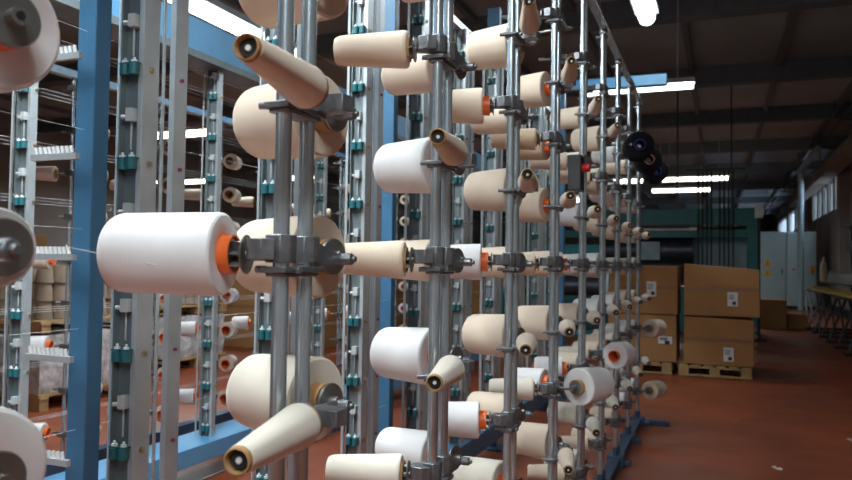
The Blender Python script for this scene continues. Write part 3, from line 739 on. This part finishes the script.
# ---------------------------------------------------------------- left background stock
def film_stack(loc, w, d, h, label):
    bm = new(); r = bmesh.ops.create_cube(bm, size=1.0)
    bmesh.ops.transform(bm, matrix=Matrix.Translation((0, 0, h/2)) @ Matrix.Diagonal((w, d, h, 1)), verts=r['verts'])
    bmesh.ops.subdivide_edges(bm, edges=bm.edges[:], cuts=9, use_grid_fill=True)
    for v in bm.verts:
        k = 0.5+0.5*math.sin(v.co.z*41+math.sin(v.co.x*9)*1.2)*math.cos(v.co.x*23+v.co.y*19)
        if v.co.z > 0.02: v.co.x *= 1+0.03*k; v.co.y *= 1+0.03*k
        if v.co.z > h-0.01: v.co.z -= 0.03*k
    o = obj('wrapped_stack', bm, M['film']); o.location = loc
    return tag(o, label, 'wrapped goods')
def cone_block(loc, w, d, h, label):
    """strapped block of brown paper cones standing in columns"""
    t = empty('paper_cone_bundle', loc); tag(t, label, 'cone bundle')
    bm = new(); nx = max(2, int(w/0.15)); nz = max(2, int(h/0.13)); ny = max(2, int(d/0.15))
    for i in range(nx):
        for j in range(ny):
            if 0 < i < nx-1 and 0 < j < ny-1: continue
            for k in range(nz):
                cyl(bm, (-w/2+(i+.5)*w/nx, -d/2+(j+.5)*d/ny, k*h/nz+0.002), (-w/2+(i+.5)*w/nx, -d/2+(j+.5)*d/ny, (k+1)*h/nz-0.006), w/nx*0.47, w/nx*0.38, n=10)
    o = obj('cones', bm, M['papercone'], t)
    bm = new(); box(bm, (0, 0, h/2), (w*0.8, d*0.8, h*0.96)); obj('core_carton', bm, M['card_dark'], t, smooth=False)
stock = [(-5.75, 5.0), (-6.3, 7.2), (-7.4, 6.0)]
for i, (x, y) in enumerate(stock):
    w1 = ['nearest', 'middle', 'rear'][i]
    pallet((x, y, 0), 1.15, 1.0, 'wooden pallet on the floor under the %s plastic wrapped stack, left background' % w1)
    film_stack((x, y, 0.135), 1.08, 0.95, 0.50, '%s stack wrapped in clear crinkled film on a pallet, left background' % w1)
    pallet((x, y, 0.64), 1.15, 1.0, 'wooden pallet lying on top of the %s wrapped stack, left background' % w1, h=0.10)
    cone_block((x, y, 0.745), 1.05, 0.9, 0.46, 'bundle of brown paper cones on the pallet over the %s wrapped stack' % w1)
for i, (x, y, w, h) in enumerate(((-6.2, 9.6, 1.6, 1.1), (-6.0, 12.0, 1.6, 1.3), (-8.2, 9.0, 1.5, 1.5), (-5.0, 14.0, 1.8, 1.2), (-8.0, 12.5, 1.8, 1.7), (-10.0, 7.5, 1.8, 1.6), (-4.2, 17.5, 2.0, 1.3), (-7.5, 17.0, 2.2, 1.6))):
    carton((x, y, 0), w, 0.9, h, 'large brown carton standing on the left background floor, %s by distance' % ORD[i+1], None, tape=True)
rk = empty('storage_rack', (-9.2, 7.0, 0)); tag(rk, 'dark storage rack with upright green posts in the left background', 'rack')
for k in range(14):
    part('upright', [((-3+k*0.5, -k*0.28, 0.95), (0.16, 0.08, 1.9))], M['rackgreen'], rk)
bm = new()
for z in (0.1, 1.0, 1.88): cyl(bm, (-3.1, 0.06, z), (3.6, -3.7, z), 0.03, n=8)
obj('shelf_rail', bm, M['dark'], rk)
# black package near left guide column, teal electrical box with red button behind the fourth post
t = empty('control_box', (-0.53, 2.93, 1.62)); tag(t, 'dark control box with red button hung between the fourth and fifth creel posts', 'control box')
part('body', [((0, 0, 0), (0.05, 0.09, 0.14))], M['dark'], t, bevel=0.004)
bm = new(); cyl(bm, (0.025, -0.01, 0.02), (0.055, -0.01, 0.02), 0.016, n=16); obj('button', bm, M['red'], t)
for i, (x, y, lab) in enumerate(((0.33, 5.2, 'white lint scrap on the red floor nearest the creel foot, in the aisle'), (1.05, 6.8, 'pair sized lint scrap on the red floor at mid aisle, right'), (0.9, 6.3, 'small lint scrap on the red floor, middle of the aisle'))):
    bm = new()
    for k in range(4): box(bm, (x+0.02*math.cos(k*2.3), y+0.03*math.sin(k*1.7), 0.003), (0.03, 0.012, 0.005), Matrix.Rotation(k*0.9, 3, 'Z'))
    tag(obj('lint_scrap', bm, M['paperlabel'], smooth=False), lab, 'scrap')
# ---------------------------------------------------------------- world and view
w = bpy.data.worlds.new('world'); S.world = w; w.use_nodes = True
bg = w.node_tree.nodes['Background']; sky = w.node_tree.nodes.new('ShaderNodeTexSky'); sky.sky_type = 'HOSEK_WILKIE'; sky.turbidity = 6; sky.sun_direction = (0.3, -0.4, 0.7)
w.node_tree.links.new(sky.outputs['Color'], bg.inputs['Color']); bg.inputs['Strength'].default_value = 22.0
S.view_settings.view_transform = 'Standard'; S.view_settings.look = 'None'; S.view_settings.gamma = 1; S.view_settings.use_curve_mapping = False
S.view_settings.exposure = 0.0
